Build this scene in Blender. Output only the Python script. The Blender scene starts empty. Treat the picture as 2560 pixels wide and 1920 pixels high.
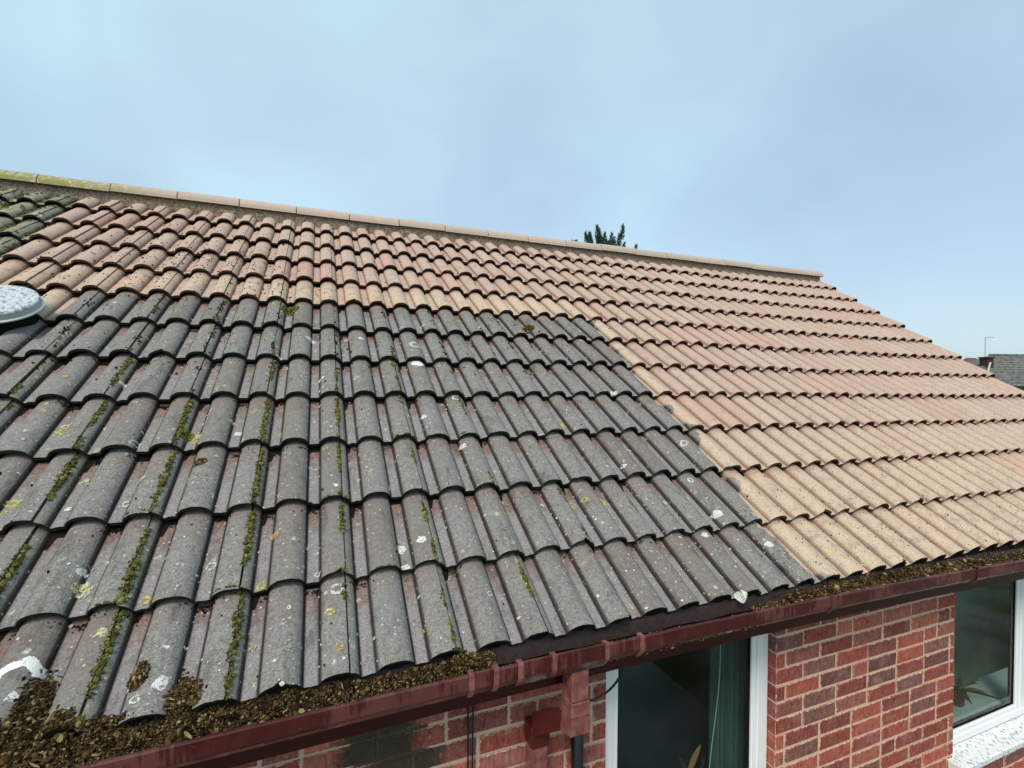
import bpy, math, random
import numpy as np
from mathutils import Matrix, Vector, noise as mn
rng = np.random.default_rng(7); random.seed(7)
S = bpy.context.scene
COL = S.collection

# ------------------------------------------------------------------ camera
CAMP = (0.0916844, -1.3772688, 0.8097912)
ROT = [[0.9304588, -0.3662921, 0.0087502], [0.0037813, -0.0142808, -0.9998909], [0.3663771, 0.9303903, -0.0119026]]
cam = bpy.data.cameras.new('camera'); camo = bpy.data.objects.new('camera', cam); COL.objects.link(camo)
X, Y, Z = Vector(ROT[0]), -Vector(ROT[1]), -Vector(ROT[2])
m = Matrix((X, Y, Z)).transposed().to_4x4(); m.translation = Vector(CAMP); camo.matrix_world = m
cam.sensor_width = 36; cam.lens = 17.2368; cam.clip_start = 0.05; cam.clip_end = 2000
S.camera = camo

# ------------------------------------------------------------------ world, sun, exposure
SUN_EL, SUN_AZ = 48, 222          # azimuth clockwise from +Y
w = bpy.data.worlds.new('World'); S.world = w; w.use_nodes = True
N = w.node_tree.nodes; L = w.node_tree.links; N.clear()
out = N.new('ShaderNodeOutputWorld'); bg = N.new('ShaderNodeBackground'); bg2 = N.new('ShaderNodeBackground'); ad = N.new('ShaderNodeAddShader')
sky = N.new('ShaderNodeTexSky'); sky.sky_type = 'NISHITA'; sky.sun_disc = False
sky.sun_elevation = math.radians(SUN_EL); sky.sun_rotation = math.radians(SUN_AZ); sky.dust_density = 2; sky.ozone_density = 1
L.new(sky.outputs[0], bg.inputs[0]); bg.inputs[1].default_value = 0.05; bgs = 1
tc = N.new('ShaderNodeTexCoord'); mp = N.new('ShaderNodeMapping'); mp.inputs['Scale'].default_value = (1.0, 1.0, 1.6)
n1 = N.new('ShaderNodeTexNoise'); n1.inputs['Scale'].default_value = 2.3; n1.inputs['Detail'].default_value = 3.5; n1.inputs['Roughness'].default_value = 0.45; n1.inputs['Distortion'].default_value = 0.3
n2 = N.new('ShaderNodeTexNoise'); n2.inputs['Scale'].default_value = 1.7; n2.inputs['Detail'].default_value = 4; n2.inputs['Roughness'].default_value = 0.4
L.new(tc.outputs['Generated'], mp.inputs[0]); L.new(mp.outputs[0], n1.inputs[0])
mp2 = N.new('ShaderNodeMapping'); mp2.inputs['Location'].default_value = (4.2, 1.3, 0.4); L.new(tc.outputs['Generated'], mp2.inputs[0]); L.new(mp2.outputs[0], n2.inputs[0])
r1 = N.new('ShaderNodeValToRGB'); e = r1.color_ramp.elements
e[0].position = .34; e[0].color = (.395, .580, .630, 1); e[1].position = .66; e[1].color = (.350, .455, .535, 1)
r2 = N.new('ShaderNodeValToRGB'); e = r2.color_ramp.elements
e[0].position = .34; e[0].color = (.76, .78, .81, 1); e[1].position = .66; e[1].color = (1.06, 1.06, 1.04, 1)
dt = N.new('ShaderNodeVectorMath'); dt.operation = 'DOT_PRODUCT'; dt.inputs[1].default_value = (.93, .12, .02); L.new(tc.outputs['Generated'], dt.inputs[0])
ma = N.new('ShaderNodeMath'); ma.operation = 'MULTIPLY_ADD'; ma.inputs[1].default_value = .26; L.new(dt.outputs['Value'], ma.inputs[0]); L.new(n1.outputs[0], ma.inputs[2]); L.new(ma.outputs[0], r1.inputs[0]); L.new(n2.outputs[0], r2.inputs[0])
mx = N.new('ShaderNodeMix'); mx.data_type = 'RGBA'; mx.blend_type = 'MULTIPLY'; mx.inputs[0].default_value = 1
L.new(r1.outputs[0], mx.inputs[6]); L.new(r2.outputs[0], mx.inputs[7]); L.new(mx.outputs[2], bg2.inputs[0]); bg2.inputs[1].default_value = 1.0
L.new(bg.outputs[0], ad.inputs[0]); L.new(bg2.outputs[0], ad.inputs[1]); L.new(ad.outputs[0], out.inputs[0])
sun = bpy.data.lights.new('sun', 'SUN'); sun.energy = 2.2; sun.angle = math.radians(16); sun.color = (1, .905, .79)
so = bpy.data.objects.new('sun', sun); COL.objects.link(so)
az, el = math.radians(SUN_AZ), math.radians(SUN_EL)
sd = Vector((math.sin(az) * math.cos(el), math.cos(az) * math.cos(el), math.sin(el)))
so.rotation_euler = sd.to_track_quat('Z', 'Y').to_euler(); so.location = (0, -5, 8)
S.render.engine = 'CYCLES'
S.view_settings.view_transform = 'Standard'; S.view_settings.look = 'None'; S.view_settings.exposure = 0.25; S.view_settings.gamma = 1

# ------------------------------------------------------------------ object helpers
def tag(o, label=None, cat=None, group=None, kind=None):
    if label: o['label'] = label
    if cat: o['category'] = cat
    if group: o['group'] = group
    if kind: o['kind'] = kind
    return o
def empty(name, loc=(0, 0, 0)):
    o = bpy.data.objects.new(name, None); COL.objects.link(o); o.location = loc; o.empty_display_size = .1
    return o
def wloc(o):
    p = Vector((0, 0, 0))
    while o is not None: p += o.location; o = o.parent
    return p
def mesh(name, V, F, mat, parent=None, smooth=False, attrs=None, loc=None):
    """V in world space; the object's origin is at its parent's origin (or at loc)."""
    V = np.asarray(V, float)
    org = wloc(parent) if parent else Vector((0, 0, 0))
    if loc is not None: org = Vector(loc)
    me = bpy.data.meshes.new(name); me.from_pydata((V - np.array(org)).tolist(), [], F)
    if smooth: me.polygons.foreach_set('use_smooth', [True] * len(me.polygons))
    for k, a in (attrs or {}).items():
        a = np.asarray(a, float)
        if a.ndim == 1:
            at = me.attributes.new(k, 'FLOAT', 'POINT'); at.data.foreach_set('value', a.ravel())
        else:
            at = me.attributes.new(k, 'FLOAT_COLOR', 'POINT'); at.data.foreach_set('color', np.c_[a, np.ones(len(a))].ravel())
    me.materials.append(mat); me.update()
    o = bpy.data.objects.new(name, me); COL.objects.link(o)
    if parent: o.parent = parent; o.location = org - wloc(parent)
    else: o.location = org
    return o
class MB:
    def __init__(s): s.V = []; s.F = []
    def add(s, V, F):
        n = len(s.V); s.V += [tuple(v) for v in V]; s.F += [tuple(i + n for i in f) for f in F]
    def box(s, a, b):
        (x0, y0, z0), (x1, y1, z1) = a, b
        s.add([(x0, y0, z0), (x1, y0, z0), (x1, y1, z0), (x0, y1, z0), (x0, y0, z1), (x1, y0, z1), (x1, y1, z1), (x0, y1, z1)],
              [(0, 3, 2, 1), (4, 5, 6, 7), (0, 1, 5, 4), (1, 2, 6, 5), (2, 3, 7, 6), (3, 0, 4, 7)])
    def bevbox(s, a, b, r):
        a = Vector(a); b = Vector(b); V = []; 
        sg = [(-1, -1, -1), (1, -1, -1), (1, 1, -1), (-1, 1, -1), (-1, -1, 1), (1, -1, 1), (1, 1, 1), (-1, 1, 1)]
        c = (a + b) / 2; h = (b - a) / 2
        idx = {}
        for i, g in enumerate(sg):
            for ax in range(3):
                p = [c[k] + g[k] * (h[k] - (0 if k == ax else r)) for k in range(3)]; idx[i, ax] = len(V); V.append(p)
        F = []
        faces = [((0, 3, 2, 1), 2), ((4, 5, 6, 7), 2), ((0, 1, 5, 4), 1), ((1, 2, 6, 5), 0), ((2, 3, 7, 6), 1), ((3, 0, 4, 7), 0)]
        for f, ax in faces: F.append([idx[i, ax] for i in f])
        from itertools import combinations
        for (f, ax), (g, bx) in combinations(faces, 2):
            sh = [i for i in f if i in g]
            if len(sh) == 2: F.append([idx[sh[0], ax], idx[sh[1], ax], idx[sh[1], bx], idx[sh[0], bx]])
        for i in range(8): F.append([idx[i, 0], idx[i, 1], idx[i, 2]])
        s.add(V, F)
    def tube(s, pts, r, n=8, cap=True):
        pts = [Vector(p) for p in pts]; V = []; F = []
        rr = r if hasattr(r, '__len__') else [r] * len(pts)
        up = Vector((.31, .2, .93))
        for i, p in enumerate(pts):
            t = (pts[min(i + 1, len(pts) - 1)] - pts[max(i - 1, 0)]).normalized()
            a = t.cross(up).normalized(); b = t.cross(a)
            for k in range(n):
                th = 2 * math.pi * k / n; V.append(p + (a * math.cos(th) + b * math.sin(th)) * rr[i])
        for i in range(len(pts) - 1):
            for k in range(n): F.append((i * n + k, i * n + (k + 1) % n, (i + 1) * n + (k + 1) % n, (i + 1) * n + k))
        if cap: F.append(tuple(range(n))[::-1]); F.append(tuple((len(pts) - 1) * n + k for k in range(n)))
        s.add(V, F)
    def ext(s, prof, x0, x1, nx=1, zf=None, closed=True):
        """profile [(y,z)] swept along x"""
        V = []; F = []; n = len(prof)
        for i in range(nx + 1):
            x = x0 + (x1 - x0) * i / nx; dz = zf(x) if zf else 0
            for y, z in prof: V.append((x, y, z + dz))
        m = n if closed else n - 1
        for i in range(nx):
            for k in range(m): F.append((i * n + k, (i + 1) * n + k, (i + 1) * n + (k + 1) % n, i * n + (k + 1) % n))
        if closed: F.append(tuple(range(n))); F.append(tuple(nx * n + k for k in range(n))[::-1])
        s.add(V, F)
    def build(s, name, mat, parent=None, **k):
        return mesh(name, s.V, s.F, mat, parent, **k)

# ------------------------------------------------------------------ material helper
class G:
    def __init__(s, name, rough=.8, spec=.3):
        s.m = bpy.data.materials.new(name); s.m.use_nodes = True; s.t = s.m.node_tree; s.N = s.t.nodes; s.L = s.t.links
        s.b = s.N['Principled BSDF']; s.b.inputs['Roughness'].default_value = rough; s.b.inputs['Specular IOR Level'].default_value = spec
        s.tc = s.N.new('ShaderNodeTexCoord').outputs['Object']
    def lk(s, a, b):
        if hasattr(a, 'is_linked') or hasattr(a, 'links'): s.L.new(a, b)
        else:
            try: b.default_value = a
            except Exception: b.default_value = (*a, 1) if len(a) == 3 else a
    def map(s, sc, v=None):
        n = s.N.new('ShaderNodeMapping'); n.inputs['Scale'].default_value = sc; s.L.new(v or s.tc, n.inputs[0]); return n.outputs[0]
    def noise(s, scale, detail=3, rough=.55, v=None, dist=0):
        n = s.N.new('ShaderNodeTexNoise'); n.inputs['Scale'].default_value = scale; n.inputs['Detail'].default_value = detail
        n.inputs['Roughness'].default_value = rough; n.inputs['Distortion'].default_value = dist; s.L.new(v or s.tc, n.inputs[0]); return n.outputs[0]
    def vor(s, scale, v=None, feature='F1', rnd=1):
        n = s.N.new('ShaderNodeTexVoronoi'); n.feature = feature; n.inputs['Scale'].default_value = scale; n.inputs['Randomness'].default_value = rnd
        s.L.new(v or s.tc, n.inputs[0]); return n
    def attr(s, name, col=False):
        n = s.N.new('ShaderNodeAttribute'); n.attribute_name = name; return n.outputs['Color' if col else 'Fac']
    def math(s, op, a, b=0.0, c=0.0):
        n = s.N.new('ShaderNodeMath'); n.operation = op
        s.lk(a, n.inputs[0]); s.lk(b, n.inputs[1]); s.lk(c, n.inputs[2]); return n.outputs[0]
    def step(s, x, lo, hi, a=0.0, b=1.0):
        n = s.N.new('ShaderNodeMapRange'); n.interpolation_type = 'SMOOTHSTEP'; s.lk(x, n.inputs[0])
        n.inputs[1].default_value = lo; n.inputs[2].default_value = hi; n.inputs[3].default_value = a; n.inputs[4].default_value = b; return n.outputs[0]
    def mix(s, f, a, b, mode='MIX'):
        n = s.N.new('ShaderNodeMix'); n.data_type = 'RGBA'; n.blend_type = mode; s.lk(f, n.inputs[0]); s.lk(a, n.inputs[6]); s.lk(b, n.inputs[7]); return n.outputs[2]
    def bump(s, h, strength=.3, dist=.002):
        n = s.N.new('ShaderNodeBump'); n.inputs['Strength'].default_value = strength; n.inputs['Distance'].default_value = dist
        s.lk(h, n.inputs['Height']); s.L.new(n.outputs[0], s.b.inputs['Normal'])
    def col(s, c): s.lk(c, s.b.inputs['Base Color'])
    def rough(s, c): s.lk(c, s.b.inputs['Roughness'])
    def alpha(s, a): s.lk(a, s.b.inputs['Alpha'])
def simple(name, c, rough=.6, spec=.3, var=.12, scale=40, bump=0):
    g = G(name, rough, spec); n = g.noise(scale, 4)
    g.col(g.mix(n, tuple(x * (1 - var) for x in c), tuple(min(1, x * (1 + var)) for x in c)))
    if bump: g.bump(n, bump)
    return g.m

# ---- tiles
def tile_material():
    g = G('weathered_concrete_tile', .93, .12)
    big = g.noise(5, 3); mid = g.noise(28, 4); fine = g.noise(210, 4, .8); sp = g.noise(120, 3, .75)
    pr = g.attr('rnd'); pan = g.attr('pan'); cre = g.attr('crease'); ln = g.attr('up'); wash = g.attr('wash')
    rnd2 = g.attr('rnd2')
    # uncleaned
    a = g.mix(g.step(fine, .3, .7), (.115, .109, .099), (.335, .32, .295)); a = g.mix(g.step(sp, .5, .72, 0, .5), a, (.41, .39, .36)); a = g.mix(g.step(g.noise(75, 2, .6), .50, .36, 0, .45), a, (.095, .09, .082))
    a = g.mix(g.step(mid, .45, .75, 0, .5), a, (.175, .155, .125))
    a = g.mix(g.step(pr, .55, 1, 0, .45), a, (.15, .125, .105))
    a = g.mix(g.step(big, .5, .7, 0, .35), a, (.21, .22, .225))
    bl = g.mix(g.step(fine, .3, .7), (.16, .147, .142), (.37, .352, .352))
    a = g.mix(g.math('MULTIPLY', pan, g.step(mid, .3, .7, .95, .5)), a, bl)
    red = g.math('MULTIPLY', g.step(g.math('ADD', ln, g.math('MULTIPLY', mid, .8)), .90, 1.3), g.step(pan, 0, 1, .25, 1))
    a = g.mix(g.math('MULTIPLY', red, .8), a, g.mix(g.step(sp, .3, .7), (.10, .05, .04), (.30, .20, .165)))
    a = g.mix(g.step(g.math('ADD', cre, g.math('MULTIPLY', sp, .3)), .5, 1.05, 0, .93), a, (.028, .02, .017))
    pit = g.math('MULTIPLY', g.step(sp, .60, .68), g.step(mid, .35, .65, .15, .8))
    a = g.mix(pit, a, (.035, .035, .03))
    a = g.mix(g.step(g.noise(1, 5, .7, v=g.map((16, 5, 5))), .53, .70, 0, .6), a, g.mix(1., a, (.42, .41, .40), 'MULTIPLY'))
    # little pale lichen dots
    v = g.vor(62); dots = g.math('MULTIPLY', g.step(v.outputs['Distance'], .12, .28, 1, 0), g.step(fine, .36, .5))
    cn = g.N.new('ShaderNodeSeparateColor'); g.L.new(v.outputs['Color'], cn.inputs[0])
    dots = g.math('MULTIPLY', dots, g.math('GREATER_THAN', g.math('ADD', cn.outputs[0], g.math('MULTIPLY', g.step(g.noise(7, 3), .45, .65), .25)), .86))
    a = g.mix(g.math('MULTIPLY', dots, .75), a, (.60, .58, .50))
    v2 = g.vor(24); d2 = g.math('MULTIPLY', g.step(v2.outputs['Distance'], .10, .27, 1, 0), g.step(g.noise(190, 3, .7), .42, .55))
    cn2 = g.N.new('ShaderNodeSeparateColor'); g.L.new(v2.outputs['Color'], cn2.inputs[0])
    d2 = g.math('MULTIPLY', d2, g.math('GREATER_THAN', g.math('ADD', cn2.outputs[1], g.math('MULTIPLY', pan, .05)), .9))
    a = g.mix(g.math('MULTIPLY', d2, .75), a, g.mix(g.math('GREATER_THAN', cn2.outputs[2], .75), (.60, .62, .54), (.55, .50, .16)))
    # green algae tint
    a = g.mix(g.math('MULTIPLY', g.attr('green'), g.step(mid, .4, .62, .05, .75)), a, g.mix(fine, (.21, .23, .12), (.46, .48, .30)))
    # cleaned
    b = g.mix(g.step(pr, .1, .9), (.53, .385, .32), (.55, .43, .35))
    b = g.mix(g.step(g.math('ADD', g.math('MULTIPLY', g.attr('tan'), 1.0), g.math('MULTIPLY', big, .3)), .3, 1.2), b, (.605, .48, .355))
    b = g.mix(g.math('MULTIPLY', g.step(rnd2, .80, .99), .30), b, (.60, .31, .235))
    b = g.mix(g.step(rnd2, .25, .02, 0, .35), b, (.50, .39, .31))
    b = g.mix(g.step(mid, .4, .7, 0, .3), b, (.47, .385, .31))
    b = g.mix(1.0, b, g.mix(g.step(fine, .28, .72), (.62, .58, .55), (1.16, 1.16, 1.16)), 'MULTIPLY')
    b = g.mix(g.math('MULTIPLY', pan, .35), b, (.48, .32, .26))
    b = g.mix(g.math('MULTIPLY', g.step(g.noise(16, 5, .7), .50, .66), g.math('MULTIPLY_ADD', g.attr('speck'), .45, .18)), b, (.27, .225, .185))
    vs = g.vor(135); dk = g.step(vs.outputs['Distance'], .18, .36, 1, 0)
    cs = g.N.new('ShaderNodeSeparateColor'); g.L.new(vs.outputs['Color'], cs.inputs[0])
    dk = g.math('MULTIPLY', dk, g.math('GREATER_THAN', g.math('ADD', cs.outputs[0], g.math('MULTIPLY', g.attr('speck'), g.step(g.noise(6, 3), .4, .7, .03, .36))), .90))
    b = g.mix(g.math('MULTIPLY', dk, .85), b, (.07, .05, .035))
    b = g.mix(g.math('MULTIPLY', pit, .45), b, (.20, .14, .10))
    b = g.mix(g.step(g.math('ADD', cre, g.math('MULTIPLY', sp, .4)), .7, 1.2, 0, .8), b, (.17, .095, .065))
    b = g.mix(g.step(g.math('ADD', ln, g.math('MULTIPLY', mid, .25)), .98, 1.12, 0, .5), b, (.30, .16, .12))
    # wash line
    wl = g.math('ADD', wash, g.math('MULTIPLY', g.math('SUBTRACT', g.noise(55, 3, .6), .5), .018))
    wl = g.math('ADD', wl, g.math('MULTIPLY', g.math('SUBTRACT', g.noise(18, 3), .5), .06))
    f = g.step(wl, -.010, .012)
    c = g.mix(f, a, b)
    # tile edges: dirt plus the shade on them, both put into the colour
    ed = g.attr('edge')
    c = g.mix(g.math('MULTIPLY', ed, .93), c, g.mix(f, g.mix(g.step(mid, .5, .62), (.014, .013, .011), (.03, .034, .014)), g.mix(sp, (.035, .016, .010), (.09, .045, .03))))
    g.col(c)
    h = g.math('ADD', g.math('MULTIPLY', fine, .8), g.math('MULTIPLY', sp, .8))
    g.bump(h, .5, .0028)
    return g.m
M_TILE = tile_material()

GA = 0.330375                       # course gauge
TH = math.radians(34.6); CT, ST = math.cos(TH), math.sin(TH)
TILT, THK = .037, .017
def wb(u, v):
    x = u - 1; return -4.40517e-3 * x * x - 7.57294e-5 * x ** 3 + 6.11568e-4 * x * x * v - 2.3197e-3 * v * v + 7.6976e-5 * x ** 4
def zb(x):
    d = np.clip(np.asarray(x, float) - 1, -3.2, 2.8); return -.0075 * d * d
def W(u, v, w_):
    """roof frame (along eaves, up slope, out) to world"""
    u, v, w_ = np.broadcast_arrays(np.asarray(u, float), np.asarray(v, float), np.asarray(w_, float))
    w_ = w_ + wb(u, v)
    return np.stack([u, v * CT - w_ * ST, v * ST + w_ * CT], -1)
RH, RA = .039, .0540
def roll(d): return RH * np.clip(1 - np.abs(d / RA) ** 2.3, 0, 1) ** .58 - RH
def vj(j): return .0185 if j == 0 else j * GA
def hsurf(u, v):
    """top surface height for a point of the tiled slope"""
    k = round(u / .15); d = u - .15 * k; p = float(roll(d))
    if k % 2 and d > .022: p -= .005
    j = max(0, int(v / GA)); 
    if j > 0 and v < vj(j): j -= 1
    return p - TILT * (v - vj(j)) / GA

# wash boundary: positive = cleaned
BR = [(-.3, 14.2), (0.0, 14.1), (.06, 13.85), (.30, 13.2), (.45, 13.05), (.68, 13.65), (.80, 13.6), (.93, 13.0), (1.3, 13.1), (1.8, 13.9), (2.0, 13.6), (2.1, 13.35), (2.5, 13.45), (2.9, 13.95), (3.3, 13.4), (3.65, 13.85), (3.95, 13.3), (4.3, 13.3), (4.85, 13.65), (5.3, 13.6), (5.8, 13.7), (6.3, 13.5), (6.85, 13.7), (8, 13.7)]
bx = np.array([b[0] for b in BR]); by = np.array([b[1] for b in BR])
def washf(u, v):
    r = u - .15 * np.interp(v / GA, bx, by)            # clean to the right
    jt = np.where(u / .15 < -7.45, 6.0, 7.0) * GA
    t = v - jt + .006                                   # clean above
    left = u - .15 * np.where(v / GA > 8.05, np.where(v / GA > 11, -10.3, -10.45), -13.5)   # clean right of this in the upper part
    return np.maximum(r, np.minimum(t, left))

def build_tiles(parent):
    # profile sample points of one tile in u, starting right of the seam of roll k=2i-1 to the seam of roll k=2i+1
    def ss(a, b, n): return list(np.linspace(a, b, n))
    NL = 12
    V = []; F = []; A = {k: [] for k in ('rnd', 'rnd2', 'pan', 'crease', 'up', 'wash', 'edge', 'green', 'tan', 'speck')}
    nv = 0
    for j in range(0, 12):
        for i in range(-10, 22):
            k0 = 2 * i                                  # centre roll
            uc = .15 * k0
            d0 = -.15 + .0245; d1 = .15 + .022
            if i == 21: d1 = .056
            loc = ss(d0, -.15 + RA, 6)[:-1] + ss(-.15 + RA, -RA, 5)[:-1] + ss(-RA, RA, 19)[:-1] + ss(RA, .15 - RA, 5)[:-1] + ss(.15 - RA, .172, 15)
            loc = np.array([x for x in loc if x <= d1 + 1e-6])
            ks = np.round((loc + uc) / .15); d = loc + uc - ks * .15
            prof = roll(d)
            prof = prof - .005 * ((np.abs(ks % 2) == 1) & (d > .022) & (loc < 0))
            # flatten the pan a touch below the flank foot
            r1, r2, r3, r4 = rng.random(4)
            dv = (r1 - .5) * .010; dw = (r2 - .5) * .0045; sk = (r3 - .5) * .008; du = (r4 - .5) * .003
            v0 = vj(j) + dv; length = GA * 1.16 if j < 11 else GA * .99
            sv = np.concatenate([[0.0], [.006], np.linspace(.02, length, NL)])
            n = len(loc)
            lo = np.asarray(loc)
            rough = np.array([mn.noise(Vector((x * 60 + i * 7.3, j * 3.1, 0))) for x in lo])
            chip = np.zeros(n)
            if rng.random() < .22:
                c = rng.choice([-.05, .0, .06, .16]); chip = .012 * np.exp(-((lo - c) / .012) ** 2)
            grid = []
            for a_, s in enumerate(sv):
                off = (rough * .0018 + chip) * max(0, 1 - s / .02)
                lip = -.0022 if a_ == 0 else 0
                u = lo + uc + du
                v = v0 + s + off + sk * lo / .15
                w_ = prof - TILT * s / GA + dw + lip
                grid.append((u, v, w_))
            def push(u, v, w_, edge, up):
                nonlocal nv
                P = W(u, v, w_); V.append(P); m_ = len(P)
                A['rnd'].append(np.full(m_, r1)); A['rnd2'].append(np.full(m_, r3 if r4 > 0 else 0))
                A['pan'].append(np.clip((np.minimum(np.abs(d), 1) - RA + .004) / .006, 0, 1))
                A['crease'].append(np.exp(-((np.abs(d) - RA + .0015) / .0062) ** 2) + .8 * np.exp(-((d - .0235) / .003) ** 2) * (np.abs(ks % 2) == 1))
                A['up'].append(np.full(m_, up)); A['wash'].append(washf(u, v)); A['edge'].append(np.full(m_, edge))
                kk = u / .15; jj = v / GA
                gr = np.clip((-9.6 - kk) / 2, 0, 1) * np.clip((jj - 7.5), 0, 1) * .9
                gr = np.maximum(gr, .45 * np.exp(-((d - .034) / .012) ** 2) * (np.abs(ks % 2) == 1) * np.clip((9 - kk) / 6, 0, 1) * np.clip(7 - jj, 0, 1) * np.clip((kk + 12), 0, 1))
                A['green'].append(gr)
                A['tan'].append(np.clip(1.25 - (jj - 7) * .8, 0, 1) * (kk < 14) + (kk >= 14) * np.clip(1 - jj / 6.5, 0, 1) * np.clip(1.4 - (kk - 14) / 30, 0, 1))
                A['speck'].append(np.clip((14 - kk) / 12, .30, 1) * np.where(jj > 9.2, .45, 1) + (kk > 10) * np.exp(-((jj - 0.4) / 1.2) ** 2) * .6 + (kk > 10) * (kk < 17) * np.clip(jj - 4, 0, 1) * np.clip(8 - jj, 0, 1) * .5)
                s0 = nv; nv += m_; return s0
            tops = [push(*gd, 0.0, float(s / GA)) for gd, s in zip(grid, sv)]
            for a_ in range(len(tops) - 1):
                for b_ in range(n - 1): F.append((tops[a_] + b_, tops[a_] + b_ + 1, tops[a_ + 1] + b_ + 1, tops[a_ + 1] + b_))
            # front edge (own vertices so the colour is crisp) and a strip of underside
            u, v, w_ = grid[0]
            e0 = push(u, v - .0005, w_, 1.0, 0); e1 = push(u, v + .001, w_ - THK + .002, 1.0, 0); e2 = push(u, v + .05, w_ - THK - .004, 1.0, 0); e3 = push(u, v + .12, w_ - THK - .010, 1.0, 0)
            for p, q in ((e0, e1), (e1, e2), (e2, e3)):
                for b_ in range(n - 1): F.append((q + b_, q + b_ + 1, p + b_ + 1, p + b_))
            # right seam edge
            base = nv
            us = np.array([gd[0][-1] for gd in grid]); vs = np.array([gd[1][-1] for gd in grid]); ws = np.array([gd[2][-1] for gd in grid])
            for dwn in (0, .011 if i < 21 else .03):
                P = W(us + .0003, vs, ws - dwn); V.append(P); m_ = len(P); nv += m_
                A['rnd'].append(np.full(m_, r1)); A['rnd2'].append(np.full(m_, r3)); A['pan'].append(np.zeros(m_)); A['crease'].append(np.full(m_, .6 if i < 21 else 0))
                A['up'].append(np.zeros(m_)); A['wash'].append(washf(us, vs)); A['edge'].append(np.full(m_, .55 if i < 21 else 0)); A['green'].append(np.full(m_, 0)); A['tan'].append(np.zeros(m_)); A['speck'].append(np.zeros(m_))
            q = len(us)
            for a_ in range(q - 1): F.append((base + a_, base + q + a_, base + q + a_ + 1, base + a_ + 1))
    V = np.concatenate(V); A = {k: np.concatenate(a) for k, a in A.items()}
    return mesh('roof', V, F, M_TILE, parent, smooth=False, attrs=A)

# ------------------------------------------------------------------ other materials
M_BLACK = simple('dark_underlay', (.012, .011, .010), .95, .1)
g = G('maroon_plastic', .22, .5); n = g.noise(9, 4); n2_ = g.noise(120, 3)
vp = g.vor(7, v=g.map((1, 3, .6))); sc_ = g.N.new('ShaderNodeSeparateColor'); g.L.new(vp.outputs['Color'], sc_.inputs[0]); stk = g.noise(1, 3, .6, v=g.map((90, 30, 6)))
sky_sheen = g.math('MULTIPLY', g.step(g.math('ADD', g.math('MULTIPLY', g.noise(5, 3, .6), .9), g.math('MULTIPLY', stk, .45)), .66, .74), g.step(stk, .3, .45, .5, 1))  # mauve streaks: sky reflections on the plastic, painted into its colour
c = g.mix(g.step(n, .45, .7, 0, .5), (.052, .006, .006), (.085, .014, .013)); c = g.mix(g.math('MULTIPLY', sky_sheen, .36), c, (.20, .075, .068)); c = g.mix(g.step(g.noise(70, 4, .7), .62, .70, 0, .5), c, (.10, .07, .05)); g.col(c); g.rough(g.step(g.noise(25, 4), .35, .7, .16, .5)); g.bump(n2_, .03, .001); M_MAROON = g.m
g = G('pale_maroon_plastic', .22, .5); n = g.noise(30, 4)
g.col(g.mix(g.step(n, .35, .7), (.16, .05, .045), (.28, .11, .10))); M_MAROON2 = g.m  # paler maroon; puts the lit front of the downpipe into the colour
M_DKM = simple('dark_maroon_plastic', (.075, .010, .010), .35, .4, .3, 20)
M_UPVC = simple('white_upvc', (.80, .82, .83), .3, .5, .03)
M_SOFFIT = simple('white_soffit_board', (.55, .54, .52), .5)
# ridge
g = G('ridge_concrete', .9, .15); pr = g.attr('rnd'); xx = g.attr('xpos'); n = g.noise(30, 4); f_ = g.noise(200, 3, .7)
c = g.mix(pr, (.47, .40, .33), (.56, .42, .34)); c = g.mix(g.step(n, .4, .7, 0, .6), c, (.42, .39, .32)); c = g.mix(1., c, g.mix(f_, (.8, .8, .8), (1.1, 1.1, 1.1)), 'MULTIPLY')
gr = g.step(xx, -.9, -1.75); c = g.mix(g.math('MULTIPLY', gr, g.step(n, .38, .5)), c, g.mix(f_, (.16, .17, .045), (.42, .40, .16)))
vs = g.vor(60); c = g.mix(g.step(vs.outputs['Distance'], .12, .25, .5, 0), c, (.12, .10, .07))
g.col(c); g.bump(f_, .4, .002); M_RIDGE = g.m
g = G('ridge_mortar', .95, .1); n = g.noise(60, 5, .7); g.col(g.mix(g.step(n, .35, .65), (.15, .11, .08), (.40, .32, .25))); g.bump(n, .8, .008); M_MORT = g.m
# brick
g = G('red_facing_brick', .93, .12)
bc = g.attr('bcol', True); st = g.noise(1, 4, .7, v=g.map((85, 85, 24))); sp = g.noise(75, 4, .75); big = g.noise(9, 3)
c = g.mix(g.step(st, .42, .64, 0, .6), bc, g.mix(1., bc, (.42, .34, .36), 'MULTIPLY')); c = g.mix(g.step(st, .42, .28, 0, .5), c, (.50, .27, .18))
c = g.mix(g.step(g.noise(30, 3), .52, .68, 0, .5), c, g.mix(1., c, (.5, .5, .55), 'MULTIPLY'))
c = g.mix(g.step(sp, .60, .72, 0, .55), c, (.52, .36, .27)); c = g.mix(g.step(sp, .40, .28, 0, .5), c, (.06, .035, .03))
c = g.mix(g.step(big, .5, .75, 0, .3), c, (.42, .26, .21)); c = g.mix(g.step(g.noise(36, 4, .75), .58, .70, 0, .55), c, (.50, .34, .27))
mo = g.math('MAXIMUM', g.attr('mortar'), g.step(g.math('ADD', g.math('MULTIPLY', g.attr('be'), .62), g.noise(48, 4, .75)), 1.02, 1.13)); mc = g.mix(g.noise(120, 3), (.42, .29, .215), (.70, .52, .42)); c = g.mix(mo, c, g.mix(g.attr('xr'), mc, g.mix(1., mc, (1.15, 1.05, 1.0), 'MULTIPLY')))
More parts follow.
